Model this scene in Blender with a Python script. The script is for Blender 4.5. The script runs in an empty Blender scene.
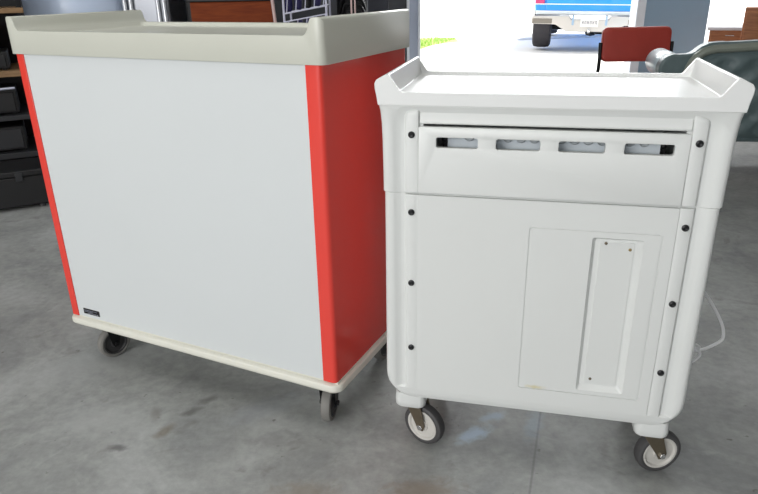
import bpy, bmesh, math, random
from mathutils import Vector, Matrix
random.seed(7)
SC = bpy.context.scene
COL = SC.collection
PI = math.pi

# ------------------------------------------------------------------ materials
def lin(c):
    c = c / 255.0
    return c / 12.92 if c <= 0.04045 else ((c + 0.055) / 1.055) ** 2.4
def rgb(r, g, b): return (lin(r), lin(g), lin(b), 1.0)

def mat(name, col, rough=0.5, metal=0.0, var=0.06, scale=9.0, bump=0.0, bscale=60.0, spec=0.5, coat=0.0):
    """plain procedural material: base colour broken up by soft noise"""
    m = bpy.data.materials.new(name); m.use_nodes = True
    nt = m.node_tree; b = nt.nodes['Principled BSDF']
    tc = nt.nodes.new('ShaderNodeTexCoord')
    n = nt.nodes.new('ShaderNodeTexNoise'); n.inputs['Scale'].default_value = scale; n.inputs['Detail'].default_value = 5
    nt.links.new(tc.outputs['Object'], n.inputs['Vector'])
    mx = nt.nodes.new('ShaderNodeMix'); mx.data_type = 'RGBA'
    mx.inputs[6].default_value = tuple(min(1, v * (1 - var)) for v in col[:3]) + (1,)
    mx.inputs[7].default_value = tuple(min(1, v * (1 + var)) for v in col[:3]) + (1,)
    nt.links.new(n.outputs['Fac'], mx.inputs[0]); nt.links.new(mx.outputs[2], b.inputs['Base Color'])
    b.inputs['Roughness'].default_value = rough; b.inputs['Metallic'].default_value = metal
    b.inputs['Specular IOR Level'].default_value = spec; b.inputs['Coat Weight'].default_value = coat
    if bump:
        n2 = nt.nodes.new('ShaderNodeTexNoise'); n2.inputs['Scale'].default_value = bscale; n2.inputs['Detail'].default_value = 4
        nt.links.new(tc.outputs['Object'], n2.inputs['Vector'])
        bp = nt.nodes.new('ShaderNodeBump'); bp.inputs['Strength'].default_value = bump; bp.inputs['Distance'].default_value = 0.003
        nt.links.new(n2.outputs['Fac'], bp.inputs['Height']); nt.links.new(bp.outputs['Normal'], b.inputs['Normal'])
    return m

def concrete_floor():
    m = bpy.data.materials.new('stained_concrete'); m.use_nodes = True
    nt = m.node_tree; N = nt.nodes; L = nt.links; b = N['Principled BSDF']
    tc = N.new('ShaderNodeTexCoord')
    def noise(scale, det, dist=0.0):
        n = N.new('ShaderNodeTexNoise'); n.inputs['Scale'].default_value = scale; n.inputs['Detail'].default_value = det
        n.inputs['Distortion'].default_value = dist; n.inputs['Roughness'].default_value = 0.62
        L.new(tc.outputs['Object'], n.inputs['Vector']); return n
    def ramp(src, pts):
        r = N.new('ShaderNodeValToRGB'); e = r.color_ramp.elements
        e[0].position, e[0].color = pts[0]; e[1].position, e[1].color = pts[-1]
        for p, c in pts[1:-1]:
            k = e.new(p); k.color = c
        L.new(src, r.inputs['Fac']); return r
    def mix(a, bb, f, mode='MIX'):
        x = N.new('ShaderNodeMix'); x.data_type = 'RGBA'; x.blend_type = mode
        if isinstance(f, float): x.inputs[0].default_value = f
        else: L.new(f, x.inputs[0])
        for i, s in ((6, a), (7, bb)):
            if isinstance(s, tuple): x.inputs[i].default_value = s
            else: L.new(s, x.inputs[i])
        return x.outputs[2]
    big = ramp(noise(2.6, 9, 0.7).outputs['Fac'], [(0.34, rgb(134, 136, 136)), (0.50, rgb(154, 156, 154)), (0.66, rgb(172, 174, 173))])
    fine = ramp(noise(34, 8).outputs['Fac'], [(0.3, (0.82, 0.82, 0.82, 1)), (0.7, (1.08, 1.08, 1.08, 1))])
    c = mix(big.outputs[0], fine.outputs[0], 1.0, 'MULTIPLY')
    stain = ramp(noise(4.2, 5, 1.2).outputs['Fac'], [(0.60, (0, 0, 0, 1)), (0.72, (1, 1, 1, 1))])
    c = mix(c, rgb(100, 97, 90), mix((0, 0, 0, 1), stain.outputs[0], 0.55))
    pale = ramp(noise(5.5, 6, 2.0).outputs['Fac'], [(0.62, (0, 0, 0, 1)), (0.70, (1, 1, 1, 1))])
    mp = N.new('ShaderNodeMapping'); mp.inputs['Location'].default_value = (3.1, 7.7, 0)
    L.new(tc.outputs['Object'], mp.inputs['Vector']); L.new(mp.outputs['Vector'], pale.inputs['Fac'].links[0].from_node.inputs['Vector'])
    c = mix(c, rgb(176, 178, 178), mix((0, 0, 0, 1), pale.outputs[0], 0.3))
    spots = ramp(noise(26, 2).outputs['Fac'], [(0.70, (0, 0, 0, 1)), (0.76, (1, 1, 1, 1))])
    c = mix(c, rgb(70, 66, 58), mix((0, 0, 0, 1), spots.outputs[0], 0.6))
    # single marks on the slab: shoe scuffs, rust specks, a pale bluish light reflection painted in, brown damp patches
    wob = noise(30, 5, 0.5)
    for mx_, my_, rx, ry, ang, colr, st in ((-.588, 1.650, .042, .020, .5, (98, 98, 96), .75), (-.550, 1.712, .036, .020, .6, (102, 102, 100), .7), (-.640, 1.560, .022, .046, -.5, (104, 92, 70), .6),
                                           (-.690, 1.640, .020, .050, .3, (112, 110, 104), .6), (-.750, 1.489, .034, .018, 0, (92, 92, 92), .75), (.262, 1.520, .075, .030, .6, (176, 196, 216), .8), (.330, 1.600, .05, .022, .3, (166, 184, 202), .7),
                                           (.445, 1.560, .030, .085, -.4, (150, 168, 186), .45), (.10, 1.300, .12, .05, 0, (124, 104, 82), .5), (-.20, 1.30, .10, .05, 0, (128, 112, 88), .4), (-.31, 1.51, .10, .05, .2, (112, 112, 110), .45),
                                           (-1.0, 1.95, .30, .16, .4, (170, 172, 172), .45), (-.85, 1.62, .22, .10, -.2, (172, 174, 173), .4), (-.36, 1.66, .16, .06, .5, (164, 168, 174), .4)):
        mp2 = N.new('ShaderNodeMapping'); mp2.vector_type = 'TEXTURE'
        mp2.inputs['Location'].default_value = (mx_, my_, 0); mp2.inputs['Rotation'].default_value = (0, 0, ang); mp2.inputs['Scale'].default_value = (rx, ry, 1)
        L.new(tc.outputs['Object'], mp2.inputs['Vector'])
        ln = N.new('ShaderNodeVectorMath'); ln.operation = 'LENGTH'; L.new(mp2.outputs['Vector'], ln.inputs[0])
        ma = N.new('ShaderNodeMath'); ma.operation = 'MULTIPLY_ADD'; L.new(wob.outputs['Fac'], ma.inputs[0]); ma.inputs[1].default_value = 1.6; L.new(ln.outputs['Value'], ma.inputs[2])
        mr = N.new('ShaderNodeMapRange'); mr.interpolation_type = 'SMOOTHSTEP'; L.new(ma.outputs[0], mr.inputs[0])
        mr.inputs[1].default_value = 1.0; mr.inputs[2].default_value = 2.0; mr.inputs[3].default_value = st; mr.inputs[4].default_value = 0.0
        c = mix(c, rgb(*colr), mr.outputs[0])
    # sawn control joint running away from the camera
    sx = N.new('ShaderNodeSeparateXYZ'); L.new(tc.outputs['Object'], sx.inputs[0])
    l1 = N.new('ShaderNodeMath'); l1.operation = 'MULTIPLY_ADD'; L.new(sx.outputs['Y'], l1.inputs[0]); l1.inputs[1].default_value = -0.322; L.new(sx.outputs['X'], l1.inputs[2])
    l2 = N.new('ShaderNodeMath'); l2.operation = 'ADD'; L.new(l1.outputs[0], l2.inputs[0]); l2.inputs[1].default_value = 0.043
    l3 = N.new('ShaderNodeMath'); l3.operation = 'ABSOLUTE'; L.new(l2.outputs[0], l3.inputs[0])
    l4 = N.new('ShaderNodeMapRange'); L.new(l3.outputs[0], l4.inputs[0]); l4.inputs[1].default_value = 0.001; l4.inputs[2].default_value = 0.005; l4.inputs[3].default_value = 0.4; l4.inputs[4].default_value = 0.0
    c = mix(c, rgb(84, 84, 84), l4.outputs[0])
    L.new(c, b.inputs['Base Color'])
    rr = ramp(noise(3.0, 5, 0.6).outputs['Fac'], [(0.3, (0.38, 0.38, 0.38, 1)), (0.7, (0.62, 0.62, 0.62, 1))])
    L.new(rr.outputs[0], b.inputs['Roughness'])
    b.inputs['Specular IOR Level'].default_value = 0.45
    bp = N.new('ShaderNodeBump'); bp.inputs['Strength'].default_value = 0.15; bp.inputs['Distance'].default_value = 0.004
    L.new(noise(60, 6).outputs['Fac'], bp.inputs['Height']); L.new(bp.outputs['Normal'], b.inputs['Normal'])
    return m

def wood(name, c1, c2, axis_scale=(2, 18, 18), rough=0.45):
    m = bpy.data.materials.new(name); m.use_nodes = True
    nt = m.node_tree; N = nt.nodes; L = nt.links; b = N['Principled BSDF']
    tc = N.new('ShaderNodeTexCoord'); mp = N.new('ShaderNodeMapping'); mp.inputs['Scale'].default_value = axis_scale
    L.new(tc.outputs['Object'], mp.inputs['Vector'])
    n = N.new('ShaderNodeTexNoise'); n.inputs['Scale'].default_value = 3; n.inputs['Detail'].default_value = 7; n.inputs['Distortion'].default_value = 0.8
    L.new(mp.outputs['Vector'], n.inputs['Vector'])
    r = N.new('ShaderNodeValToRGB'); r.color_ramp.elements[0].position = .3; r.color_ramp.elements[1].position = .7
    r.color_ramp.elements[0].color = c1; r.color_ramp.elements[1].color = c2
    L.new(n.outputs['Fac'], r.inputs['Fac']); L.new(r.outputs[0], b.inputs['Base Color']); b.inputs['Roughness'].default_value = rough
    return m

def door_plastic():
    """white plastic with a small yellowed smear near the lower hinge side"""
    m = mat('white_door_plastic', rgb(222, 224, 222), 0.42, var=0.02, scale=4)
    nt = m.node_tree; N = nt.nodes; L = nt.links; b = N['Principled BSDF']
    src = b.inputs['Base Color'].links[0].from_socket
    tc = N.new('ShaderNodeTexCoord'); sub = N.new('ShaderNodeVectorMath'); sub.operation = 'SUBTRACT'
    sub.inputs[1].default_value = (0.015, 0.0, 0.270); L.new(tc.outputs['Object'], sub.inputs[0])
    sc = N.new('ShaderNodeVectorMath'); sc.operation = 'MULTIPLY'; sc.inputs[1].default_value = (34, 0, 130); L.new(sub.outputs[0], sc.inputs[0])
    ln = N.new('ShaderNodeVectorMath'); ln.operation = 'LENGTH'; L.new(sc.outputs[0], ln.inputs[0])
    nz = N.new('ShaderNodeTexNoise'); nz.inputs['Scale'].default_value = 90; L.new(tc.outputs['Object'], nz.inputs['Vector'])
    ad = N.new('ShaderNodeMath'); ad.operation = 'ADD'; L.new(ln.outputs['Value'], ad.inputs[0]); L.new(nz.outputs['Fac'], ad.inputs[1])
    mr = N.new('ShaderNodeMapRange'); mr.inputs[1].default_value = 0.7; mr.inputs[2].default_value = 1.5; mr.inputs[3].default_value = 0.55; mr.inputs[4].default_value = 0.0
    L.new(ad.outputs[0], mr.inputs[0])
    mx = N.new('ShaderNodeMix'); mx.data_type = 'RGBA'; mx.inputs[7].default_value = rgb(206, 190, 110)
    L.new(src, mx.inputs[6]); L.new(mr.outputs[0], mx.inputs[0]); L.new(mx.outputs[2], b.inputs['Base Color'])
    return m

M = dict(
    panel=mat('pale_grey_laminate', rgb(214, 218, 219), 0.45, var=0.02, scale=3),
    red=mat('red_laminate', rgb(232, 72, 62), 0.22, var=0.03, scale=4),
    putty=mat('putty_plastic', rgb(201, 202, 191), 0.32, var=0.03, scale=5),
    slab=mat('cream_bumper_plastic', rgb(222, 221, 210), 0.4, var=0.04, scale=8),
    black=mat('black_plastic', rgb(22, 22, 24), 0.4),
    screw=mat('black_screw', rgb(38, 38, 40), 0.35, metal=0.4),
    white=mat('white_moulded_plastic', rgb(223, 225, 223), 0.42, var=0.02, scale=4),
    drawer=mat('white_drawer_plastic', rgb(222, 224, 222), 0.42, var=0.02, scale=4),
    door=door_plastic(),
    tray=mat('white_tray_plastic', rgb(232, 233, 232), 0.3, var=0.02, scale=6),
    bin=mat('blue_grey_bin_plastic', rgb(214, 222, 228), 0.35, var=0.08, scale=40),
    bindark=mat('grey_bin_scallop', rgb(176, 182, 186), 0.4),
    rubber=mat('grey_rubber', rgb(128, 126, 122), 0.6, var=0.1, scale=30),
    rubberdark=mat('dark_grey_rubber', rgb(74, 73, 74), 0.6, var=0.1, scale=30),
    wheelface=mat('dark_wheel_web', rgb(58, 57, 58), 0.5),
    hubwhite=mat('white_wheel_hub', rgb(206, 203, 197), 0.45, var=0.06, scale=30),
    steel=mat('dull_zinc_steel', rgb(120, 110, 94), 0.42, metal=0.7, var=0.15, scale=40),
    bolt=mat('bright_bolt', rgb(215, 215, 215), 0.25, metal=0.9),
    brass=mat('brass_rivet', rgb(150, 130, 90), 0.4, metal=0.6),
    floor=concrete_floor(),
    wall=mat('grey_painted_wall', rgb(78, 79, 84), 0.8, var=0.06, scale=2),
    walldark=mat('shade_dark_wall', rgb(40, 38, 40), 0.85, var=0.15, scale=3),  # left wall: the shade on that side is put into its colour
    pier=mat('slate_blue_wall', rgb(150, 174, 196), 0.75, var=0.06, scale=2),
    jamb=mat('grey_steel_jamb', rgb(186, 194, 212), 0.45, metal=0.2, var=0.05),
    trimwhite=mat('pale_jamb_paint', rgb(236, 240, 248), 0.5),
    ceil=mat('ceiling_panel', rgb(190, 190, 188), 0.9),
    ground=mat('sunlit_concrete', rgb(225, 223, 220), 0.9, var=0.04, scale=1.5),
    kerb=mat('kerb_concrete', rgb(205, 205, 206), 0.9),
    turf=mat('turf_soil', rgb(150, 176, 96), 0.95),
    grass=mat('grass_blades', rgb(168, 196, 104), 0.8, var=0.25, scale=6),
    truckblue=mat('truck_blue_paint', rgb(40, 150, 240), 0.3, var=0.02, coat=0.5),
    truckstripe=mat('truck_white_stripe', rgb(230, 236, 240), 0.4),
    chrome=mat('bumper_chrome', rgb(196, 192, 186), 0.3, metal=0.75, var=0.05),
    bumperdark=mat('bumper_grey_plastic', rgb(120, 114, 104), 0.6),
    tyre=mat('tyre_rubber', rgb(52, 50, 54), 0.8, var=0.15, scale=30),
    glass=mat('dark_glass', rgb(30, 36, 44), 0.1),
    taillight=mat('red_tail_lamp', rgb(190, 60, 110), 0.25),
    plate=mat('number_plate', rgb(232, 230, 226), 0.4),
    platetext=mat('plate_characters', rgb(92, 92, 104), 0.5),
    redvinyl=mat('rust_red_vinyl', rgb(176, 64, 54), 0.45, var=0.1, scale=12, bump=0.2),
    teal=mat('teal_velvet', rgb(98, 114, 116), 0.42, var=0.22, scale=16, bump=0.3, bscale=40),
    border=mat('grey_olive_velvet', rgb(136, 142, 132), 0.4, var=0.12, scale=14),
    tealsheen=mat('teal_painted_sheen', rgb(190, 206, 212), 0.3, var=0.12, scale=10),  # silvery sheen of light on the arm put into the colour
    brown=wood('orange_brown_wood', rgb(150, 88, 48), rgb(186, 118, 70)),
    darkbrown=wood('reddish_brown_panel', rgb(108, 40, 4), rgb(134, 60, 18), rough=0.85),
    boardwood=wood('plain_wood_board', rgb(120, 92, 62), rgb(150, 118, 82)),
    darkmetal=mat('black_metal', rgb(20, 20, 22), 0.45, metal=0.4),
    darkbox=mat('black_equipment_case', rgb(15, 15, 17), 0.5, var=0.2, scale=10),
    midgrey=mat('grey_equipment_face', rgb(34, 35, 38), 0.5),
    glint=mat('silver_strip', rgb(190, 194, 210), 0.3, metal=0.6),
    tank=mat('pale_blue_plastic', rgb(214, 228, 250), 0.3, var=0.05, scale=3),
    stainless=mat('stainless_steel', rgb(150, 152, 158), 0.3, metal=0.8, var=0.08, scale=3),
    chromepost=mat('chrome_post', rgb(228, 230, 235), 0.25, metal=0.5),
    slategrey=mat('slate_grey_steel', rgb(72, 74, 84), 0.5, var=0.06, scale=3),
    wire=mat('white_coated_wire', rgb(214, 214, 232), 0.35),
    pinkpole=mat('pale_pink_pole', rgb(220, 190, 186), 0.4),
    navy=mat('navy_cloth', rgb(40, 36, 84), 0.7, var=0.2, scale=12),
    cord=mat('white_cord_rubber', rgb(232, 232, 234), 0.45),
    tabletop=mat('pale_lit_table_top', rgb(220, 218, 224), 0.3),  # desk top: light caught on its edge put into the colour
)

# ------------------------------------------------------------------ mesh helpers
def finish(bm, name, m, parent=None, bevel=0.0, seg=2, angle=35, smooth=True, slots=None):
    bmesh.ops.remove_doubles(bm, verts=bm.verts, dist=1e-6)
    bmesh.ops.recalc_face_normals(bm, faces=bm.faces)
    me = bpy.data.meshes.new(name); bm.to_mesh(me); bm.free()
    o = bpy.data.objects.new(name, me); COL.objects.link(o)
    for x in ([m] + (slots or [])): me.materials.append(x)
    if smooth:
        for p in me.polygons: p.use_smooth = True
        me.set_sharp_from_angle(angle=math.radians(angle))
    if bevel:
        md = o.modifiers.new('edge', 'BEVEL'); md.width = bevel; md.segments = seg; md.limit_method = 'ANGLE'; md.angle_limit = math.radians(30)
        md.use_clamp_overlap = True
    if parent: o.parent = parent
    return o

def bake(o):
    """apply an object's modifiers into its mesh"""
    dg = bpy.context.evaluated_depsgraph_get()
    me = bpy.data.meshes.new_from_object(o.evaluated_get(dg))
    old = o.data; o.modifiers.clear(); o.data = me; bpy.data.meshes.remove(old)
    me.name = o.name
    return o

def boolean(o, bm_cut, op='DIFFERENCE'):
    c = finish(bm_cut, 'cutter', M['white'], smooth=False)
    md = o.modifiers.new('cut', 'BOOLEAN'); md.object = c; md.operation = op; md.solver = 'EXACT'
    bake(o)
    me = c.data; bpy.data.objects.remove(c); bpy.data.meshes.remove(me)
    return o

def resmooth(o, angle=35):
    for p in o.data.polygons: p.use_smooth = True
    o.data.set_sharp_from_angle(angle=math.radians(angle))

def add_box(bm, x0, x1, y0, y1, z0, z1, mi=0):
    v = [bm.verts.new(p) for p in ((x0, y0, z0), (x1, y0, z0), (x1, y1, z0), (x0, y1, z0), (x0, y0, z1), (x1, y0, z1), (x1, y1, z1), (x0, y1, z1))]
    for f in ((0, 3, 2, 1), (4, 5, 6, 7), (0, 1, 5, 4), (1, 2, 6, 5), (2, 3, 7, 6), (3, 0, 4, 7)):
        q = bm.faces.new([v[i] for i in f]); q.material_index = mi

def BX(*a):
    bm = bmesh.new(); add_box(bm, *a); return bm

def add_prism(bm, pts, axis, a0, a1, mi=0):
    """pts: 2-D polygon; axis 'x','y','z' is the direction of extrusion"""
    def P(p, a):
        return {'z': (p[0], p[1], a), 'y': (p[0], a, p[1]), 'x': (a, p[0], p[1])}[axis]
    A = [bm.verts.new(P(p, a0)) for p in pts]; B = [bm.verts.new(P(p, a1)) for p in pts]
    n = len(pts)
    fs = [bm.faces.new(A), bm.faces.new(B)]
    for i in range(n): fs.append(bm.faces.new((A[i], A[(i + 1) % n], B[(i + 1) % n], B[i])))
    for f in fs: f.material_index = mi

def PR(pts, axis, a0, a1):
    bm = bmesh.new(); add_prism(bm, pts, axis, a0, a1); return bm

def rrect(x0, x1, y0, y1, r, n=6):
    out = []
    for cx, cy, a in ((x1 - r, y0 + r, -90), (x1 - r, y1 - r, 0), (x0 + r, y1 - r, 90), (x0 + r, y0 + r, 180)):
        for k in range(n + 1):
            t = math.radians(a + 90 * k / n); out.append((cx + r * math.cos(t), cy + r * math.sin(t)))
    return out

def add_loops(bm, loops, mi=0, caps=True):
    L = [[bm.verts.new(p) for p in lp] for lp in loops]; n = len(L[0])
    for a, b in zip(L, L[1:]):
        for i in range(n):
            f = bm.faces.new((a[i], a[(i + 1) % n], b[(i + 1) % n], b[i])); f.material_index = mi
    if caps:
        for q in (L[0], L[-1]):
            f = bm.faces.new(q); f.material_index = mi

def add_lathe(bm, prof, origin, axis=(0, 0, 1), n=32, mi=0, caps=True):
    """prof: list of (radius, along) - closed solid of revolution about axis through origin"""
    ax = Vector(axis).normalized(); t = Vector((0, 0, 1)) if abs(ax.z) < .9 else Vector((1, 0, 0))
    u = ax.cross(t).normalized(); w = ax.cross(u); o = Vector(origin)
    loops = [[o + ax * h + (u * math.cos(2 * PI * k / n) + w * math.sin(2 * PI * k / n)) * max(r, 1e-4) for k in range(n)] for r, h in prof]
    add_loops(bm, loops, mi, caps)

def add_tube(bm, pts, r, n=8, mi=0):
    pts = [Vector(p) for p in pts]
    loops = []; prev = None
    for i, p in enumerate(pts):
        d = (pts[min(i + 1, len(pts) - 1)] - pts[max(i - 1, 0)]).normalized()
        if prev is None:
            t = Vector((0, 0, 1)) if abs(d.z) < .9 else Vector((1, 0, 0)); u = d.cross(t).normalized()
        else:
            u = (prev - d * prev.dot(d)).normalized()
        prev = u; w = d.cross(u)
        loops.append([p + (u * math.cos(2 * PI * k / n) + w * math.sin(2 * PI * k / n)) * r for k in range(n)])
    add_loops(bm, loops, mi)

def smooth_path(pts, k=8):
    P = [Vector(p) for p in pts]; P = [2 * P[0] - P[1]] + P + [2 * P[-1] - P[-2]]; out = []
    for i in range(1, len(P) - 2):
        for j in range(k):
            t = j / k; a, b, c, d = P[i - 1:i + 3]
            out.append(0.5 * (2 * b + (c - a) * t + (2 * a - 5 * b + 4 * c - d) * t * t + (3 * b - a - 3 * c + d) * t ** 3))
    out.append(P[-2]); return out

def thing(name, label, cat, loc=(0, 0, 0), rz=0.0, group=None):
    o = bpy.data.objects.new(name, None); COL.objects.link(o); o.empty_display_size = 0.1
    o.location = loc; o.rotation_euler = (0, 0, rz); o['label'] = label; o['category'] = cat
    if group: o['group'] = group
    return o
def tag(o, label, cat, group=None):
    o['label'] = label; o['category'] = cat
    if group: o['group'] = group
    return o
def struct(o): o['kind'] = 'structure'; return o

# ------------------------------------------------------------------ setting
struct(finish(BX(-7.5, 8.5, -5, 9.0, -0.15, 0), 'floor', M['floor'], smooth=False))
# back wall: left part, pier between the two door bays, lintel, right end
struct(finish(BX(-7.5, 0.42, 9.0, 9.2, 0, 3.6), 'wall_back', M['wall'], smooth=False))
struct(finish(BX(3.545, 4.385, 8.98, 9.2, 0, 3.0), 'wall_pier', M['pier'], smooth=False))
struct(finish(BX(0.42, 8.5, 9.0, 9.2, 3.0, 3.6), 'wall_lintel', M['wall'], smooth=False))
struct(finish(BX(7.6, 8.5, 9.0, 9.2, 0, 3.0), 'wall_back_right', M['wall'], smooth=False))
struct(finish(BX(-7.7, -7.5, -5, 9.2, 0, 3.6), 'wall_left', M['walldark'], smooth=False))
struct(finish(BX(8.5, 8.7, -5, 9.2, 0, 3.6), 'wall_right', M['wall'], smooth=False))
struct(finish(BX(0.8, 8.5, -5.2, -5.0, 0, 3.6), 'wall_light_block', M['wall'], smooth=False))  # added unseen wall behind the camera, keeps light coming from the left
struct(finish(BX(-7.7, 8.7, -5, 9.2, 3.6, 3.75), 'ceiling', M['ceil'], smooth=False))
bm = bmesh.new()   # steel door jamb with its guide channel and pale edges
add_box(bm, 0.42, 0.455, 8.93, 9.2, 0, 3.0, 1); add_box(bm, 0.455, 0.565, 8.97, 9.2, 0, 3.0, 0); add_box(bm, 0.565, 0.60, 8.93, 9.2, 0, 3.0, 1)
struct(finish(bm, 'trim_1', M['jamb'], bevel=0.006, slots=[M['trimwhite']]))
struct(finish(BX(3.43, 3.545, 8.96, 9.2, 0, 3.0), 'trim_2', M['trimwhite'], bevel=0.006))
struct(finish(BX(-40, 60, 9.2, 120, -0.15, -0.005), 'ground', M['ground'], smooth=False))
kpts = [(0.2, 9.6), (0.62, 11.3), (1.02, 13.0), (1.45, 14.1), (2.3, 14.9), (4.0, 15.6), (9.0, 16.6)]
kp = smooth_path([(x, y, 0) for x, y in kpts], 6)
bm = bmesh.new()
loops = []
for i, p in enumerate(kp):
    d = (kp[min(i + 1, len(kp) - 1)] - kp[max(i - 1, 0)]).normalized(); nrm = Vector((-d.y, d.x, 0))
    loops.append([p + nrm * a + Vector((0, 0, b)) for a, b in ((0, -0.02), (0.02, 0.03), (0.05, 0.04), (0.16, 0.04), (0.16, -0.02))])
add_loops(bm, loops); struct(finish(bm, 'trim_3', M['kerb']))
bm = bmesh.new()   # small wedge of lawn behind the kerb
rr = random.Random(3)
for k in range(1500):
    y = rr.uniform(13.6, 16.2); x = rr.uniform(-0.6, 1.00 + (y - 13.6) * 0.40)
    h = rr.uniform(.04, .11); w = .012; a = rr.uniform(0, PI); dx, dy = math.cos(a) * w, math.sin(a) * w
    lx, ly = rr.uniform(-.03, .03), rr.uniform(-.03, .03)
    v = [bm.verts.new((x - dx, y - dy, 0)), bm.verts.new((x + dx, y + dy, 0)), bm.verts.new((x + lx, y + ly, h))]; bm.faces.new(v)
g = finish(bm, 'grass', M['grass'], smooth=False); g['kind'] = 'stuff'; tag(g, 'bright green grass at the kerb outside the open door', 'grass')
bm = bmesh.new(); add_prism(bm, [(-6, 13.2), (0.9, 13.4), (1.12, 14.1), (1.9, 15.2), (1.9, 16.4), (-6, 16.4)], 'z', -0.1, 0.012)
struct(finish(bm, 'lawn_bed', M['turf'], smooth=False))

# ------------------------------------------------------------------ casters
def caster(parent, x, y, top, r, w, ang, off, tyre, face, fork, plate_z, hub_r=0.62, name='caster'):
    """one caster as a part: mount plate + fork in one mesh, wheel / hub / axle_bolt as sub-parts.
    ang = direction (cart frame) of the wheel's axle, off = trail of the wheel behind the swivel."""
    ax = Vector((math.cos(ang), math.sin(ang), 0)); roll = Vector((-ax.y, ax.x, 0))
    c = Vector((x, y, 0)) + roll * off; c.z = r
    bm = bmesh.new()
    add_lathe(bm, [(.026, top - .012), (.030, top - .008), (.030, top)], (x, y, 0), n=20)
    add_lathe(bm, [(.018, r * 2 + .006), (.018, top - .010)], (x, y, 0), n=16)
    hw = w / 2 + .004
    # fork yoke bridging over the tyre, then two tapering arms
    zt = 2 * r + .004
    def pt(a, b, z): return Vector((x, y, 0)) + ax * a + roll * b + Vector((0, 0, z))
    for s in (-1, 1):
        a0, a1 = s * hw, s * (hw + .004)
        outline = [(-.026, zt + .006), (.026, zt + .006), (off + .013, r + .004), (off + .008, r - .012), (off - .008, r - .012), (off - .016, r + .004)]
        A = [bm.verts.new(pt(a0, b, z)) for b, z in outline]; B = [bm.verts.new(pt(a1, b, z)) for b, z in outline]
        bm.faces.new(A); bm.faces.new(B)
        for i in range(6): bm.faces.new((A[i], A[(i + 1) % 6], B[(i + 1) % 6], B[i]))
    q = [(-hw - .004, -.026), (hw + .004, -.026), (hw + .004, .026), (-hw - .004, .026)]
    add_loops(bm, [[pt(a, b, zt + .002) for a, b in q], [pt(a, b, zt + .008) for a, b in q]])
    f = finish(bm, name, fork, parent, bevel=.0012)
    bm = bmesh.new()
    h = w / 2
    add_lathe(bm, [(r * .74, -h * .9), (r * .86, -h), (r * .965, -h * .8), (r, -h * .35), (r, h * .35), (r * .965, h * .8), (r * .86, h), (r * .74, h * .9), (r * .74, -h * .9)], c, ax, 36, caps=False)
    wh = finish(bm, 'wheel', tyre, f)
    bm = bmesh.new()
    add_lathe(bm, [(.006, -h * 1.02), (r * .26, -h * 1.02), (r * .3, -h * .7), (r * .62, -h * .66), (r * .68, -h * .98), (r * .76, -h * .98), (r * .76, h * .98), (r * .68, h * .98), (r * .62, h * .66), (r * .3, h * .7), (r * .26, h * 1.02), (.006, h * 1.02)], c, ax, 36)
    finish(bm, 'hub', face, f)
    bm = bmesh.new()
    add_lathe(bm, [(.0085, -hw - .010), (.0085, -hw - .004), (.005, -hw - .003), (.005, hw + .003), (.0085, hw + .004), (.0085, hw + .010)], c, ax, 6)
    finish(bm, 'axle_bolt', M['bolt'] if face == M['hubwhite'] else M['darkmetal'], f, bevel=.001)
    return f

# ------------------------------------------------------------------ large cart with red ends
W, D = 1.0500, 0.495
ZB, ZT, ZTOP = 0.1720, 1.0344, 1.1378
A = thing('utility_cart', 'larger cart with pale grey panel, red ends and beige tray top', 'cart', (-0.1209, 1.5263, 0), -0.4543)

def end_panel(sign, strip, x):
    """C-shaped red end, wrapping a little on to the front and back"""
    t = .014; r = .013
    outer = [(-strip, 0)]
    for k in range(7):
        a = math.radians(-90 + 15 * k); outer.append((-r + r * math.cos(a), r + r * math.sin(a)))
    for k in range(7):
        a = math.radians(15 * k); outer.append((-r + r * math.cos(a), D - r + r * math.sin(a)))
    outer += [(-strip, D), (-strip, D - t), (-t, D - t), (-t, t), (-strip, t)]
    pts = [(x + sign * px, py) for px, py in outer]
    return finish(PR(pts, 'z', ZB, ZT + .002), 'end_panel', M['red'], A, bevel=.0012)
end_panel(1, .0425, -.0055); end_panel(-1, .0360, -W)
finish(BX(-W + .0365, -.0486, .0025, .018, ZB + .002, ZT + .002), 'front_panel', M['panel'], A, bevel=.001)
finish(BX(-W + .0365, -.0486, D - .018, D - .0025, ZB + .002, ZT + .002), 'back_panel', M['panel'], A, bevel=.001)

bm = bmesh.new()
x0, x1, y0, y1 = -W - .008, .008, -.011, D + .010
lp = []
for z, g in ((.1402, .010), (.1425, .004), (.148, .0), (.160, .0), (.1655, .003), (.168, .009)):
    lp.append([(p[0], p[1], z) for p in rrect(x0 + g, x1 - g, y0 + g, y1 - g, .032 - g * .6, 8)])
add_loops(bm, lp); add_box(bm, -W + .004, -.004, .006, D - .006, .160, ZB + .001)
finish(bm, 'base_slab', M['slab'], A)

# tray top: U-shaped profile, rounded outline, sunk floor
e = .0055
def tray_profile():
    xl, xr, zr = -W - .002, e, 1.0985
    pts = [(xl - .010, ZT), (xr + .003, ZT), (xr + .003, ZT + .004), (xr, ZTOP - .010), (xr - .003, ZTOP - .003), (xr - .010, ZTOP), (xr - .024, ZTOP), (xr - .031, ZTOP - .003)]
    for k in range(1, 8):   # fillet down to the front rim
        a = math.radians(90 * k / 7); pts.append((xr - .036 - .018 * (1 - math.cos(a)), zr + .030 * (1 - math.sin(a))))
    for k in range(7, 0, -1):
        a = math.radians(90 * k / 7); pts.append((xl + .034 + .018 * (1 - math.cos(a)), zr + .030 * (1 - math.sin(a))))
    pts += [(xl + .029, ZTOP - .003), (xl + .022, ZTOP), (xl + .010, ZTOP), (xl + .003, ZTOP - .003), (xl, ZTOP - .010), (xl - .010, ZT + .004)]
    return pts
tray = finish(PR(tray_profile(), 'y', -e - .02, D + e + .02), 'tray_top', M['putty'])
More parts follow.
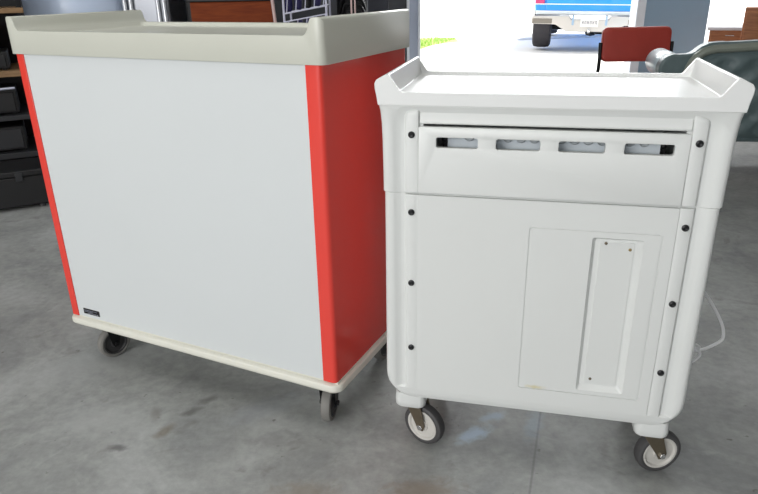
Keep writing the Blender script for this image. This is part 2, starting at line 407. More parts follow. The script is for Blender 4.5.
boolean(tray, PR(rrect(-W - .012, e + .003, -e, D + e, .020, 8), 'z', ZT - .02, ZTOP + .02), 'INTERSECT')
bm = bmesh.new()
lp = []
for z, g in ((1.086, .020), (1.089, .012), (1.096, .008), (1.0995, .003), (1.15, .003)):
    lp.append([(p[0], p[1], z) for p in rrect(-W - e + .047 + g, e - .049 - g, .016 + g, D - .016 - g, .012, 6)])
add_loops(bm, lp); boolean(tray, bm)
md = tray.modifiers.new('edge', 'BEVEL'); md.width = .0035; md.segments = 3; md.limit_method = 'ANGLE'; md.angle_limit = math.radians(38)
bake(tray); resmooth(tray, 40); tray.parent = A
# little brown scuff on the back rim of the tray, and black maker's sticker
bm = bmesh.new()
st = finish(BX(-W + .0640, -W + .1370, .0008, .0030, .187, .2068), 'sticker', M['black'], A, bevel=.0005)
bm = bmesh.new()
for zz, xa, xb in ((.2010, .060, .118), (.1965, .060, .098), (.1915, .074, .122)):
    x = xa
    while x < xb:
        w_ = random.uniform(.003, .008); add_box(bm, -W + .009 + x, -W + .009 + min(x + w_, xb), .0003, .0009, zz - .0010, zz + .0010); x += w_ + .0022
finish(bm, 'lettering', M['glint'], st, smooth=False)
for cx, cy, ca in ((-.068, .060, .26), (-W + .108, .060, -.28), (-.070, D - .064, 0), (-W + .090, D - .064, 0)):
    caster(A, cx, cy, .141, .0560, .030, ca, .0, M['rubber'], M['wheelface'], M['darkmetal'], .14)

# ------------------------------------------------------------------ white plastic cart
B = thing('medical_cart', 'smaller all-white plastic cart with slotted drawer and flared horned top', 'cart', (0.3667, 1.362, 0), -0.2346)
DB = .385
def shell(name, rows):
    bm = bmesh.new()
    add_loops(bm, [[(p[0], p[1], z) for p in rrect(-hw, hw, yf, DB - yf, r, 8)] for z, hw, yf, r in rows])
    o = finish(bm, name, M['white']); return o
lower = shell('lower_shell', [(.1920, .300, .010, .02), (.1940, .314, .003, .020), (.199, .326, .001, .018), (.209, .340, 0, .016), (.221, .351, 0, .015), (.234, .3590, 0, .014), (.248, .3630, 0, .014), (.264, .3645, 0, .014), (.60, .3630, 0, .014), (.752, .3622, 0, .014), (.7538, .3610, .0012, .014)])
upper = shell('upper_shell', [(.7542, .3635, .001, .014), (.7562, .3655, -.0012, .014), (.80, .3655, -.0012, .014), (.88, .3665, -.0012, .014), (.915, .3678, -.0014, .014), (.940, .3700, -.0022, .014), (.958, .3730, -.0050, .014)])
def recess():
    bm = bmesh.new(); lp = []
    for y, g in ((-.03, -.006), (-.003, -.003), (.0005, .003), (.0050, .015), (.0062, .020)):
        x, zt, zb, r, n = .340 - g, .9505 - g, .2215 + g * .3, .035, 8
        P = [(x, zb), (x, zt - r)]
        for k in range(1, n + 1):
            a = math.radians(90 * k / n); P.append((x - r + r * math.cos(a), zt - r + r * math.sin(a)))
        for k in range(0, n):
            a = math.radians(90 + 90 * k / n); P.append((-x + r + r * math.cos(a), zt - r + r * math.sin(a)))
        P += [(-x, zt - r), (-x, zb)]
        lp.append([(px, y, pz) for px, pz in P])
    add_loops(bm, lp); return bm
for o in (lower, upper): boolean(o, recess())
boolean(upper, BX(-.272, .272, -.02, .25, .765, .938))
for o in (lower, upper): resmooth(o, 32); o.parent = B

def strip(z0, z1, side, round_top):
    """half-round channel cover carrying the screws"""
    bm = bmesh.new(); lp = []
    prof = [(-.0165, .011), (-.0165, .000), (-.0148, -.0028), (-.0095, -.0040), (.0045, -.0040), (.0115, -.0020), (.0155, .003), (.0172, .011)]
    zs = [(z0, 1), (z1, 1)] if not round_top else [(z0, 1), (z1 - .012, 1), (z1 - .007, .93), (z1 - .003, .75), (z1, .45)]
    for z, k in zs:
        lp.append([(side * (.2972 + (px + .0165) * k - .0165), .011 + (py - .011) * (k if k == 1 else .6 + .4 * k), z) for px, py in prof])
    add_loops(bm, lp)
    return finish(bm, 'screw_channel', M['white'], B, bevel=.0008)
for s in (-1, 1):
    strip(.7575, .946, s, True); strip(.2235, .7525, s, False)
    for z in (.8921, .7100, .5284, .3483):
        bm = bmesh.new(); add_lathe(bm, [(.0072, .000), (.0078, .002), (.0072, .0045), (.0045, .006), (.003, .0052)], (s * .2968, -.0034, z), (0, -1, 0), 20)
        finish(bm, 'screw', M['screw'], B)

# ledge strip over the drawer, drawer front with four slots, bins behind the slots
bm = bmesh.new(); add_prism(bm, [(-.002, .9165), (-.0035, .920), (.004, .9435), (.02, .9435), (.02, .9165)], 'x', -.2785, .2795)
finish(bm, 'ledge', M['white'], B, bevel=.001)
bm = bmesh.new(); add_prism(bm, [(-.0065, .7585), (-.004, .905), (-.001, .9100), (.012, .9100), (.012, .7585)], 'x', -.2810, .2805)
dr = finish(bm, 'drawer', M['drawer'], smooth=False)
for xa, xb in ((-.2415, -.1495), (-.1105, -.0165), (.0215, .1165), (.1545, .2525)):
    boolean(dr, PR(rrect(xa, xb, .8642, .8876, .005, 5), 'y', -.04, .04))
md = dr.modifiers.new('edge', 'BEVEL'); md.width = .0018; md.segments = 3; md.limit_method = 'ANGLE'; md.angle_limit = math.radians(35)
bake(dr); resmooth(dr, 35); dr.parent = B
bm = bmesh.new(); add_box(bm, -.221, .232, .040, .10, .80, .8795, 0)
x = -.172
while x < .20:
    add_lathe(bm, [(.0105, 0), (.0115, .004), (.009, .008)], (x, .0405, .8835), (0, -1, 0), 18, 1); x += .0285
finish(bm, 'bin', M['bin'], dr, slots=[M['bindark']])
for xx in (-.229, .240):
    bm = bmesh.new(); add_lathe(bm, [(.007, 0), (.008, .004), (.006, .010), (.003, .012)], (xx, .060, .872), (0, -1, 0), 16)
    add_box(bm, xx - .006, xx + .006, .058, .09, .80, .870); finish(bm, 'latch', M['black'], dr)

# door with scribed outline and sunk pull
bm = bmesh.new(); add_prism(bm, rrect(-.2825, .2805, .2235, .7520, .004, 4), 'y', -.004, .012)
door = finish(bm, 'door', M['door'], smooth=False)
def ring(x0, x1, z0, z1, w, d):
    bm = bmesh.new()
    o = rrect(x0, x1, z0, z1, .006, 4); i = rrect(x0 + w, x1 - w, z0 + w, z1 - w, .005, 4)
    vo = [[bm.verts.new((p[0], y, p[1])) for p in o] for y in (-.02, d)]; vi = [[bm.verts.new((p[0], y, p[1])) for p in i] for y in (-.02, d)]
    n = len(o)
    for k in range(n):
        j = (k + 1) % n
        bm.faces.new((vo[0][k], vo[0][j], vo[1][j], vo[1][k])); bm.faces.new((vi[0][k], vi[0][j], vi[1][j], vi[1][k]))
        bm.faces.new((vo[0][k], vo[0][j], vi[0][j], vi[0][k])); bm.faces.new((vo[1][k], vo[1][j], vi[1][j], vi[1][k]))
    return bm
boolean(door, ring(-.0262, .2560, .2640, .6920, .0032, -.0012))
bm = bmesh.new()
add_loops(bm, [[(p[0], y, p[1]) for p in rrect(.1112 + g * a, .2192 - g * b, .2762 + g * c, .6752 - g * .5, .006, 4)] for y, g, a, b, c in
               ((-.02, 0, 1, 1, 1), (-.004, 0, 1, 1, 1), (-.001, .002, 1, 1, 1), (.0070, .013, .65, 1.0, 1.0))])
boolean(door, bm)
resmooth(door, 30); door.parent = B
bm = bmesh.new(); add_prism(bm, rrect(.1290, .2030, .2940, .6640, .004, 4), 'y', .0045, .0090)
pl = finish(bm, 'pull_plate', M['drawer'], door, bevel=.0012)
for px, pz, mm in ((.1940, .6480, 'brass'), (.1430, .3060, 'steel'), (.1420, .6600, 'steel')):
    bm = bmesh.new(); add_lathe(bm, [(.0036, 0), (.0034, .0015), (.0015, .0022)], (px, .0046, pz), (0, -1, 0), 12); finish(bm, 'rivet', M[mm], pl)

# horned tray
hr = [(.3728, .9560), (.3750, .972), (.3790, .992), (.3795, 1.0030), (.3750, 1.0110), (.3520, 1.0225), (.3465, 1.0215), (.3230, .9885), (.3175, .9850)]
hp = [(-x, z) for x, z in hr[::-1]][::-1] and [(-hr[0][0], hr[0][1])] + hr + [(-x, z) for x, z in hr[:0:-1]]
def horned_tray():
    bm = bmesh.new(); ya, yb, yc, yd, zf = -.0060, -.0005, DB - .018, DB - .008, .9775
    V = lambda x, y, z: bm.verts.new((x, y, z))
    bm.faces.new([V(x, ya, z) for x, z in hp]); bm.faces.new([V(x, yd, z) for x, z in hp])
    for (xa, za), (xb, zb) in zip(hp, hp[1:] + hp[:1]):       # outer skin and solid tops of the horns
        inner = abs(xa) < .3466 and abs(xb) < .3466 and za > .97
        for p, q in (((ya, yb), (yc, yd)) if inner else ((ya, yb), (yb, yc), (yc, yd))):
            pass
            bm.faces.new((V(xa, p, za), V(xb, p, zb), V(xb, q, zb), V(xa, q, za)))
    top = [(x, z) for x, z in hp if abs(x) < .3466 and z > .97]
    low = [(math.copysign({.3465: .3370, .3230: .3220, .3175: .3165}[round(abs(x), 4)], x)) for x, z in top]
    for k in range(len(top) - 1):
        (xa, za), (xb, zb) = top[k], top[k + 1]; fa, fb = low[k], low[k + 1]
        for y in (yb, yc): bm.faces.new((V(xa, y, za), V(xb, y, zb), V(fb, y, zf), V(fa, y, zf)))
        bm.faces.new((V(fa, yb, zf), V(fb, yb, zf), V(fb, yc, zf), V(fa, yc, zf)))
    for k in (0, -1): bm.faces.new((V(top[k][0], yb, top[k][1]), V(low[k], yb, zf), V(low[k], yc, zf), V(top[k][0], yc, top[k][1])))
    return bm
tb = finish(horned_tray(), 'tray_top', M['tray'], B, bevel=.0016, angle=32)
bm = bmesh.new()   # fine ribs along the inside of the back rim
for k in range(64):
    x = -.300 + k * .6 / 63; add_box(bm, x - .0026, x + .0026, DB - .0205, DB - .0155, .9760, .9842)
finish(bm, 'ribbed_strip', M['tray'], tb, smooth=False)

# corner blocks and casters (wheels swung round on their swivels)
for x, y, ang, off in ((-.2980, .084, math.radians(-114), .028), (.3100, .072, math.radians(-68), .034), (-.300, .310, math.radians(-100), .02), (.300, .310, math.radians(-80), .02)):
    bm = bmesh.new(); lp = []
    for z, g in ((.1510, .009), (.1530, .004), (.158, .001), (.172, 0), (.198, .002)):
        lp.append([(p[0], p[1], z) for p in rrect((-.344 if x < 0 else .262) + g, (-.262 if x < 0 else .344) - g, (.006 if y < .2 else .262) + g, (.122 if y < .2 else .378) - g, .018, 6)])
    add_loops(bm, lp); finish(bm, 'caster_block', M['white'], B)
    caster(B, x, y, .152, .0610, .030, ang, off, M['rubberdark'], M['hubwhite'], M['steel'], .15)
# power cord looped off the back right corner
cp = [(.352, .30, .44), (.400, .30, .435), (.435, .32, .425), (.470, .34, .388), (.513, .34, .318), (.524, .34, .274), (.512, .345, .250), (.478, .345, .226), (.452, .345, .222), (.447, .342, .236), (.458, .338, .243), (.470, .338, .236)]
bm = bmesh.new(); add_tube(bm, smooth_path(cp, 6), .0044, 8)
finish(bm, 'power_cord', M['cord'], B)
cp = [(.350, .30, .215), (.395, .32, .200), (.435, .335, .180), (.462, .338, .194), (.474, .340, .215), (.458, .344, .232), (.440, .346, .238)]
bm = bmesh.new(); add_tube(bm, smooth_path(cp, 6), .0042, 8)
finish(bm, 'cord_hook', M['cord'], B)

# ------------------------------------------------------------------ truck outside
T = thing('pickup_truck', 'blue pickup truck with chrome bumper seen from behind outside the door', 'truck', (3.90, 12.42, 0.02), math.radians(-17))
T.rotation_euler = (0, math.radians(1.2), math.radians(-17))
tw = 1.0
def tbox(n, m, bevel, *a): return finish(BX(*a), n, M[m], T, bevel=bevel, seg=3)
body_pts = [(-.93, .62), (.93, .62), (1.0, .70), (1.02, .95), (.97, 1.22), (-.97, 1.22), (-1.02, .95), (-1.0, .70)]
bm = bmesh.new(); add_prism(bm, body_pts, 'y', .12, 5.2); finish(bm, 'truck_body', M['truckblue'], T, bevel=.03, seg=3)
tg = tbox('tailgate', 'truckblue', .02, -.80, .80, .085, .14, .69, 1.19)
bm = bmesh.new(); add_box(bm, -1.012, 1.012, .078, .5, .795, .812); finish(bm, 'stripe', M['truckstripe'], T, bevel=.004)
tbox('tailgate_handle', 'black', .008, -.11, .11, .070, .10, 1.04, 1.12)
for s in (-1, 1):
    tbox('tail_lamp', 'taillight', .02, min(s * .83, s * 1.0), max(s * .83, s * 1.0), .075, .2, .80, 1.16)
tbox('sill_panel', 'truckstripe', .02, -.98, .98, .075, .14, .615, .690)
bm = bmesh.new()   # bumper: low centre pan with raised step ends
bp = [(-1.03, .46), (-.60, .455), (-.40, .335), (.40, .335), (.60, .455), (1.03, .46), (1.03, .60), (.36, .615), (.32, .555), (-.32, .555), (-.36, .615), (-1.03, .60)]
add_prism(bm, bp, 'y', -.06, .10); bu = finish(bm, 'bumper', M['chrome'], T, bevel=.02, seg=3)
for s in (-1, 1):
    finish(BX(min(s * .66, s * 1.02), max(s * .66, s * 1.02), -.066, .02, .47, .56), 'bumper_pad', M['bumperdark'], bu, bevel=.01)
    finish(BX(min(s * .27, s * .31), max(s * .27, s * .31), -.075, .02, .45, .62), 'plate_bracket', M['pier'], bu, bevel=.008)
np_ = finish(BX(-.155, .155, -.078, -.06, .425, .575), 'number_plate', M['plate'], T, bevel=.006)
bm = bmesh.new()   # illegible raised characters, as blurred in the photograph
for k in range(6):
    x = -.115 + k * .046; h = .030; z = .50
    add_box(bm, x - .014, x - .006, -.081, -.077, z - h, z + h); add_box(bm, x + .006, x + .014, -.081, -.077, z - h, z + h)
    add_box(bm, x - .010, x + .010, -.081, -.077, z + (h - .008 if k % 2 else -.004), z + (h if k % 2 else .004))
finish(bm, 'characters', M['platetext'], np_, smooth=False)
bm = bmesh.new(); add_box(bm, -.04, .04, -.10, .2, .285, .345); add_box(bm, -.02, .02, -.24, -.06, .295, .32)
hb = finish(bm, 'hitch', M['darkmetal'], T, bevel=.006)
bm = bmesh.new(); add_lathe(bm, [(.012, .30), (.018, .335), (.030, .35), (.034, .372), (.024, .395), (.008, .402)], (0, -.20, 0), n=16); finish(bm, 'hitch_ball', M['bolt'], hb)
bm = bmesh.new(); add_tube(bm, [(-.75, 1.0, .36), (.75, 1.0, .36)], .06, 12); add_lathe(bm, [(.05, -.14), (.15, -.08), (.17, 0), (.15, .08), (.05, .14)], (0.05, 1.0, .36), (1, 0, 0), 18); finish(bm, 'rear_axle', M['darkmetal'], T)
bm = bmesh.new(); add_lathe(bm, [(.085, -.3), (.10, -.28), (.10, .28), (.085, .3)], (.42, .55, .36), (1, 0, 0), 16); add_tube(bm, [(.42, .55, .3), (.45, .30, .3), (.45, .12, .32)], .03, 10); finish(bm, 'muffler', M['darkmetal'], T)
for wx, wy in ((-.85, 1.0), (.85, 1.0), (-.85, 4.3), (.85, 4.3)):
    bm = bmesh.new(); add_lathe(bm, [(.20, -.15), (.33, -.165), (.372, -.14), (.385, -.07), (.385, .07), (.372, .14), (.33, .165), (.20, .15)], (wx, wy - .45 if wy < 2 else wy, .385), (1, 0, 0), 40)
    t_ = finish(bm, 'tyre', M['tyre'], T)
    bm = bmesh.new(); add_lathe(bm, [(.04, -.12), (.10, -.10), (.21, -.146), (.21, .146), (.10, .10), (.04, .12)], (wx, wy - .45 if wy < 2 else wy, .385), (1, 0, 0), 24); finish(bm, 'rim', M['chrome'], t_)
bm = bmesh.new(); add_prism(bm, [(2.4, 1.2), (2.55, 1.80), (2.75, 1.86), (3.9, 1.84), (4.5, 1.22)], 'x', -.82, .82); cab = finish(bm, 'cab', M['truckblue'], T, bevel=.05, seg=3)
finish(BX(-.66, .66, 2.40, 2.55, 1.30, 1.72), 'rear_window', M['glass'], cab, bevel=.02)

# ------------------------------------------------------------------ red chair
CH = thing('office_chair', 'red vinyl chair with dark metal legs behind the white cart', 'chair', (1.915, 4.95, -0.012), math.radians(180))
bm = bmesh.new()
lp = []
for y, g in ((-.028, .012), (-.030, .030), (-.022, .004), (-.010, 0), (.010, 0), (.022, .006), (.026, .02)):
    pass
pts = rrect(-.253, .253, .662, .905, .045, 6)
def inset(pts, cx, cz, kx, kz): return [((p[0] - cx) * kx + cx, (p[1] - cz) * kz + cz) for p in pts]
rows = [(-.034, .80, .70), (-.031, .90, .86), (-.022, .97, .96), (-.010, 1, 1), (.012, 1, 1), (.022, .97, .95), (.026, .90, .86)]
add_loops(bm, [[(p[0], y + .05 * (0.905 - p[1]) - .10 * p[0] ** 2, p[1]) for p in inset(pts, 0, .787, kx, kz)] for y, kx, kz in rows])
finish(bm, 'backrest', M['redvinyl'], CH)
bm = bmesh.new(); add_loops(bm, [[(p[0], p[1], z) for p in inset(rrect(-.24, .24, -.52, -.06, .05, 6), 0, -.29, k, k)] for z, k in ((.400, .92), (.405, .98), (.42, 1), (.455, 1), (.472, .97), (.480, .9))])
finish(bm, 'seat', M['redvinyl'], CH)
for s in (-1, 1):
    bm = bmesh.new(); add_tube(bm, smooth_path([(s * .262, .012, .80), (s * .262, .02, .62), (s * .262, -.02, .42), (s * .262, .06, .012)], 5), .013, 10); finish(bm, 'leg', M['darkmetal'], CH)
    bm = bmesh.new(); add_tube(bm, smooth_path([(s * .262, -.02, .42), (s * .262, -.30, .395), (s * .262, -.48, .38), (s * .262, -.52, .30), (s * .262, -.53, .012)], 5), .013, 10); finish(bm, 'leg', M['darkmetal'], CH)
bm = bmesh.new(); add_tube(bm, [(-.262, -.1, .40), (.262, -.1, .40)], .010, 8); finish(bm, 'seat_rail', M['darkmetal'], CH)
bm = bmesh.new(); add_tube(bm, [(-.262, -.42, .393), (.262, -.42, .393)], .010, 8); finish(bm, 'seat_rail', M['darkmetal'], CH)

# ------------------------------------------------------------------ teal settee
S = thing('settee', 'teal tufted settee with a rolled arm coloured with silvery sheen at the right edge', 'sofa', (1.72, 4.17, 0), math.radians(-8))
bm = bmesh.new()   # outline of the end seen from the carts: scroll, swept curve, level top rail
cx, cz, r = .148, .685, .090
out = []
for k in range(0, 15):
    a = math.radians(75 + 195 * k / 14); out.append((cx + r * math.cos(a), cz + r * math.sin(a)))
low = [(.20, .56), (.215, .48), (.22, .35), (.22, .23), (1.95, .23), (1.95, .875), (.90, .865), (.46, .845)]
top = smooth_path([(.46, .848, 0), (.36, .842, 0), (.30, .822, 0), (.245, .780, 0), (cx + r * math.cos(math.radians(75)), cz + r * math.sin(math.radians(75)), 0)], 5)
pts = out + low + [(p.x, p.y) for p in top[1:-1]]
add_prism(bm, pts, 'y', 0, .10); back = finish(bm, 'end_frame', M['teal'], S, bevel=.014, seg=3)
bm = bmesh.new()   # padded border following the outline
bp = [(p.x, -.006, p.y - .018) for p in smooth_path([(1.93, .860, 0), (.9, .848, 0), (.46, .829, 0), (.36, .822, 0), (.30, .800, 0), (.25, .750, 0), (.225, .66, 0), (.235, .55, 0), (.24, .30, 0)], 6)]
add_tube(bm, bp, .026, 10); finish(bm, 'padded_border', M['border'], back)
bm = bmesh.new()   # buttoned panel below the border
nx, nz = 60, 24
V = []
for j in range(nz + 1):
    row = []
    for i in range(nx + 1):
        x = .27 + 1.66 * i / nx; zt = .78 - .06 * max(0, (.45 - x) / .2) ; z = .25 + (zt - .25) * j / nz
        u, v = x / .18, z / .16
        d = min(((u - math.floor(u) - .5) ** 2 + (v - math.floor(v) - .5) ** 2), ((u + .5 - math.floor(u + .5) - .5) ** 2 + (v + .5 - math.floor(v + .5) - .5) ** 2))
        edge = min(i, nx - i, j, nz - j)
        row.append(bm.verts.new((x, .004 - (.034 * min(1, d * 7) if edge else 0), z)))
    V.append(row)
for j in range(nz):
    for i in range(nx): bm.faces.new((V[j][i], V[j][i + 1], V[j + 1][i + 1], V[j + 1][i]))
finish(bm, 'buttoned_panel', M['teal'], S, angle=80)
bm = bmesh.new()   # the rolled arm running away behind its scroll
add_lathe(bm, [(.080, .10), (.0875, .115), (.0875, .47), (.080, .485)], (cx, 0, cz), (.06, 1, 0), 28); finish(bm, 'rolled_arm', M['tealsheen'], S)
finish(BX(.20, 1.9, .10, .66, .23, .36), 'seat_base', M['teal'], S, bevel=.02)
bm = bmesh.new(); add_loops(bm, [[(p[0], p[1], z) for p in inset(rrect(.25, 1.86, .10, .62, .05, 5), 1.05, .36, k, k)] for z, k in ((.36, .98), (.38, 1), (.44, 1), (.465, .98), (.475, .94))]); finish(bm, 'seat_cushion', M['teal'], S)
for lx, ly in ((.26, .05), (1.88, .05), (.26, .60), (1.88, .60)):
    bm = bmesh.new(); add_lathe(bm, [(.016, 0), (.020, .02), (.030, .16), (.034, .235)], (lx, ly, 0), n=14); finish(bm, 'leg', M['darkbrown'], S)

# ------------------------------------------------------------------ desk and cabinet by the right-hand door bay
DK = thing('desk', 'brown wooden desk with pale top edge beyond the settee', 'desk', (3.87, 7.9, 0), math.radians(-26.5))
finish(BX(0, 1.40, 0, .70, .655, .690), 'desk_top', M['tabletop'], DK, bevel=.006)
finish(BX(.03, .46, .03, .66, .06, .655), 'pedestal', M['brown'], DK, bevel=.006)
for z in (.08, .36, .52):
    d_ = finish(BX(.05, .44, .015, .035, z, z + (.26 if z < .1 else .14)), 'drawer', M['brown'], DK, bevel=.004)
    bm = bmesh.new(); add_tube(bm, [(.20, .012, z + .08), (.20, -.008, z + .08), (.29, -.008, z + .08), (.29, .012, z + .08)], .004, 6); finish(bm, 'handle', M['bolt'], d_)
for lx in (.50, .56, 1.34):
    finish(BX(lx, lx + .035, .05, .085, 0, .655), 'leg', M['tabletop'], DK, bevel=.003)
finish(BX(.46, 1.36, .56, .58, .30, .655), 'modesty_panel', M['darkbrown'], DK, bevel=.003)
CB = thing('wooden_cabinet', 'tall orange-brown wooden cabinet cut off at the right edge', 'cabinet', (3.79, 7.0, 0), math.radians(-29))
finish(BX(0, .9, 0, .45, .06, .93), 'cabinet_body', M['brown'], CB, bevel=.006)
for xa, xb in ((.02, .44), (.46, .88)):
    d_ = finish(BX(xa, xb, -.018, 0, .09, .90), 'cabinet_door', M['brown'], CB, bevel=.004)
    bm = bmesh.new(); add_lathe(bm, [(.006, 0), (.006, .012), (.014, .02), (.010, .03)], ((xa + .38) if xa < .1 else (xb - .38), -.018, .6), (0, -1, 0), 12); finish(bm, 'knob', M['brass'], d_)
finish(BX(.02, .88, .03, .43, 0, .06), 'plinth', M['darkbrown'], CB)

# ------------------------------------------------------------------ rack of black equipment at the left edge
RA = math.radians(27)
RK = thing('storage_rack', 'dark metal storage rack with a wooden shelf at the left edge', 'shelf', (-3.20, 3.52, 0), RA)
for px in (0, 1.22):
    for py in (0, .50): finish(BX(px, px + .03, py, py + .03, 0, 1.65), 'post', M['darkmetal'], RK, bevel=.003)
for z, mm, th in ((.27, 'midgrey', .035), (.50, 'midgrey', .03), (.765, 'boardwood', .035), (1.12, 'boardwood', .03), (1.60, 'darkmetal', .03)):
    finish(BX(-.005, 1.255, -.006, .536, z - th, z), 'shelf', M[mm], RK, bevel=.003)
for lx, ly in ((.015, .015), (1.235, .015), (.015, .515), (1.235, .515)): pass
finish(BX(.03, 1.22, .525, .533, .05, 1.62), 'back_panel', M['darkbox'], RK)  # added dark sheet, blackens the shaded space behind the shelves
def case(x, y, z, w, d, h, label, front=True, kind='equipment_case'):
    t = thing(kind, label, 'equipment', on_rack(x, y, z + .001), RA, 'black equipment on the rack')
    finish(BX(0, w, 0, d, .008, h), 'case', M['darkbox'], t, bevel=.006)
    f = finish(BX(.015, w - .015, -.008, .004, .02, h - .015), 'front_face', M['midgrey'] if front else M['darkbox'], t, bevel=.003)
    for k in range(3 if front else 0):
        bm = bmesh.new(); add_lathe(bm, [(.010, 0), (.010, .012), (.007, .014)], (.06 + k * .05, -.008, h * .5), (0, -1, 0), 12); finish(bm, 'knob', M['glint'], f)
    for fx in (.03, w - .03):
        for fy in (.03, d - .03):
            finish(BX(fx - .012, fx + .012, fy - .012, fy + .012, 0, .010), 'foot', M['black'], t)
    return t
RX, RY = 0.0, 0.0
def on_rack(x, y, z): return (-3.20 + x * math.cos(RA) - y * math.sin(RA), 3.52 + x * math.sin(RA) + y * math.cos(RA), z)
case(RX + .62, RY + .05, .27, .50, .36, .155, 'black equipment case with grey face on the lowest rack shelf')
case(RX + .66, RY + .05, .50, .46, .34, .15, 'black equipment case under the wooden rack shelf', False)
case(RX + .60, RY + .05, .765, .52, .34, .11, 'lower black case standing on the wooden rack shelf', False)
t = case(RX + .64, RY + .06, .875, .44, .30, .15, 'upper black case stacked on another above the wooden rack shelf', True)
bm = bmesh.new(); add_tube(bm, smooth_path([on_rack(*p) for p in ((.74, .03, .659), (.90, .01, .668), (1.02, .02, .660), (1.12, .0, .664))], 5), .008, 8)
tag(finish(bm, 'cable', M['glint'], None), 'silvery cable running under the wooden rack shelf', 'cable')

t = thing('shadow_chest', 'added black chest standing in for shadow on the floor in front of the storage rack', 'chest', on_rack(.58, -.36, 0), RA)  # added to darken the floor where shadow falls before the rack
finish(BX(0, .60, 0, .33, .02, .20), 'shadow_chest_body', M['darkbox'], t, bevel=.008); finish(BX(-.006, .606, -.006, .336, .20, .235), 'lid', M['darkbox'], t, bevel=.008)  # body and lid of the added shadow chest
for kx in (.12, .45): finish(BX(kx, kx + .04, -.014, -.004, .175, .225), 'latch', M['midgrey'], t, bevel=.003)
for fx in (.04, .56):
    for fy in (.04, .29):
        bm = bmesh.new(); add_lathe(bm, [(.018, 0), (.020, .022)], (fx, fy, 0), n=12); finish(bm, 'foot', M['rubberdark'], t)
# ------------------------------------------------------------------ things behind the large cart
TK = thing('storage_tank', 'pale blue smooth round tank behind the large cart', 'tank', (-2.27, 5.30, 0), 0)
bm = bmesh.new(); add_lathe(bm, [(.34, 0), (.375, .03), (.38, .10), (.38, 1.38), (.365, 1.46), (.30, 1.54), (.18, 1.60)], (0, 0, 0), n=48); finish(bm, 'tank_body', M['tank'], TK)
bm = bmesh.new(); add_lathe(bm, [(.19, 1.595), (.19, 1.64), (.17, 1.66), (.02, 1.665)], (0, 0, 0), n=32); finish(bm, 'lid', M['tank'], TK)
SS = thing('steel_cabinet', 'stainless steel cabinet with bright corner posts beside the pale blue tank', 'cabinet', (-1.83, 5.15, 0), 0)
finish(BX(.01, .29, .02, .50, .05, 1.55), 'cabinet_body', M['stainless'], SS, bevel=.008)
for px in (-.03, .015, .215, .262):
    bm = bmesh.new(); add_lathe(bm, [(.014, 0), (.016, .01), (.016, 1.6), (.010, 1.61)], (px, 0, 0), n=14); finish(bm, 'corner_post', M['chromepost'], SS)
finish(BX(.04, .20, .008, .022, .12, 1.48), 'cabinet_door', M['stainless'], SS, bevel=.004)
BC = thing('black_cabinet', 'black cabinet between the steel cabinet and the reddish wooden panel', 'cabinet', (-1.50, 5.40, 0), 0)
finish(BX(.03, .32, 0, .45, .04, 1.60), 'cabinet_body', M['darkbox'], BC, bevel=.006)
finish(BX(.05, .30, -.016, 0, .08, 1.56), 'cabinet_door', M['darkbox'], BC, bevel=.004)
bm = bmesh.new(); add_tube(bm, [(.075, -.03, .55), (.078, -.03, 1.5)], .006, 8); finish(bm, 'handle', M['midgrey'], BC)
HB = thing('wooden_headboard', 'reddish brown wooden panel board behind the large cart', 'headboard', (-1.35, 5.05, 0), 0)
finish(BX(0, .60, 0, .05, .10, 1.115), 'panel', M['darkbrown'], HB, bevel=.008)
bm = bmesh.new(); add_prism(bm, [(-.02, 1.115), (.62, 1.115), (.62, 1.145), (.45, 1.16), (.15, 1.16), (-.02, 1.145)], 'y', -.01, .06); finish(bm, 'top_rail', M['darkbox'], HB, bevel=.006)
for lx in (0, .55): finish(BX(lx, lx + .05, 0, .05, 0, .10), 'leg', M['darkbrown'], HB)
LD = thing('leaning_pole', 'pale pinkish pole leaning beside the reddish wooden panel', 'pole', (-.68, 4.90, 0), 0)
bm = bmesh.new(); add_tube(bm, [(.04, 0, 0), (-.09, .10, 1.55)], .012, 10); finish(bm, 'shaft', M['pinkpole'], LD)
bm = bmesh.new(); add_tube(bm, [(-.088, .098, 1.53), (-.093, .102, 1.60)], .015, 10); finish(bm, 'cap', M['black'], LD)
# white wire rack with dark bundles
WR = thing('wire_rack', 'white wire rack with slanting rows next to the pinkish pole', 'rack', (-.70, 4.85, 0), 0)
for px, py in ((.06, 0), (.36, 0), (.06, .40), (.36, .40)):
    bm = bmesh.new(); add_tube(bm, [(px, py, 0), (px, py, 1.5)], .008, 8); finish(bm, 'post', M['wire'], WR)
for z in (.30, .62, .90, 1.06, 1.20):
    bm = bmesh.new()
    add_tube(bm, [(.06, 0, z - .03), (.36, 0, z + .02)], .006, 6); add_tube(bm, [(.06, .4, z - .03), (.36, .4, z + .02)], .006, 6)
    for k in range(9):
        x = .06 + .3 * k / 8; zz = z - .03 + .05 * k / 8; add_tube(bm, [(x, 0, zz), (x, .4, zz)], .003, 6)
    for k in range(5):
        x = .08 + .065 * k; zz = z - .03 + .05 * (x - .06) / .3; add_tube(bm, [(x, 0, zz), (x + .012, 0, zz + .11)], .0035, 6)
    add_tube(bm, [(.06, 0, z + .075), (.36, 0, z + .125)], .005, 6)
    finish(bm, 'wire_shelf', M['wire'], WR)
for j, z in enumerate((.90, 1.06, 1.20)):
    for k in range(4):
        x = .085 + k * .068
        bm = bmesh.new(); zz = z - .022 + .05 * (x - .06) / .3
        add_lathe(bm, [(.018, 0), (.027, .010), (.029, .05), (.022, .085), (.012, .095)], (x, .06 + .02 * (k % 2), zz), (.1, .1, 1), 12)
        tag(finish(bm, 'rolled_bundle', M['navy'] if (j + k) % 3 else M['darkbox']), 'small dark rolled bundle standing in a row of the white wire rack', 'bundle', 'dark bundles on the wire rack').location = (-.70, 4.85, 0)
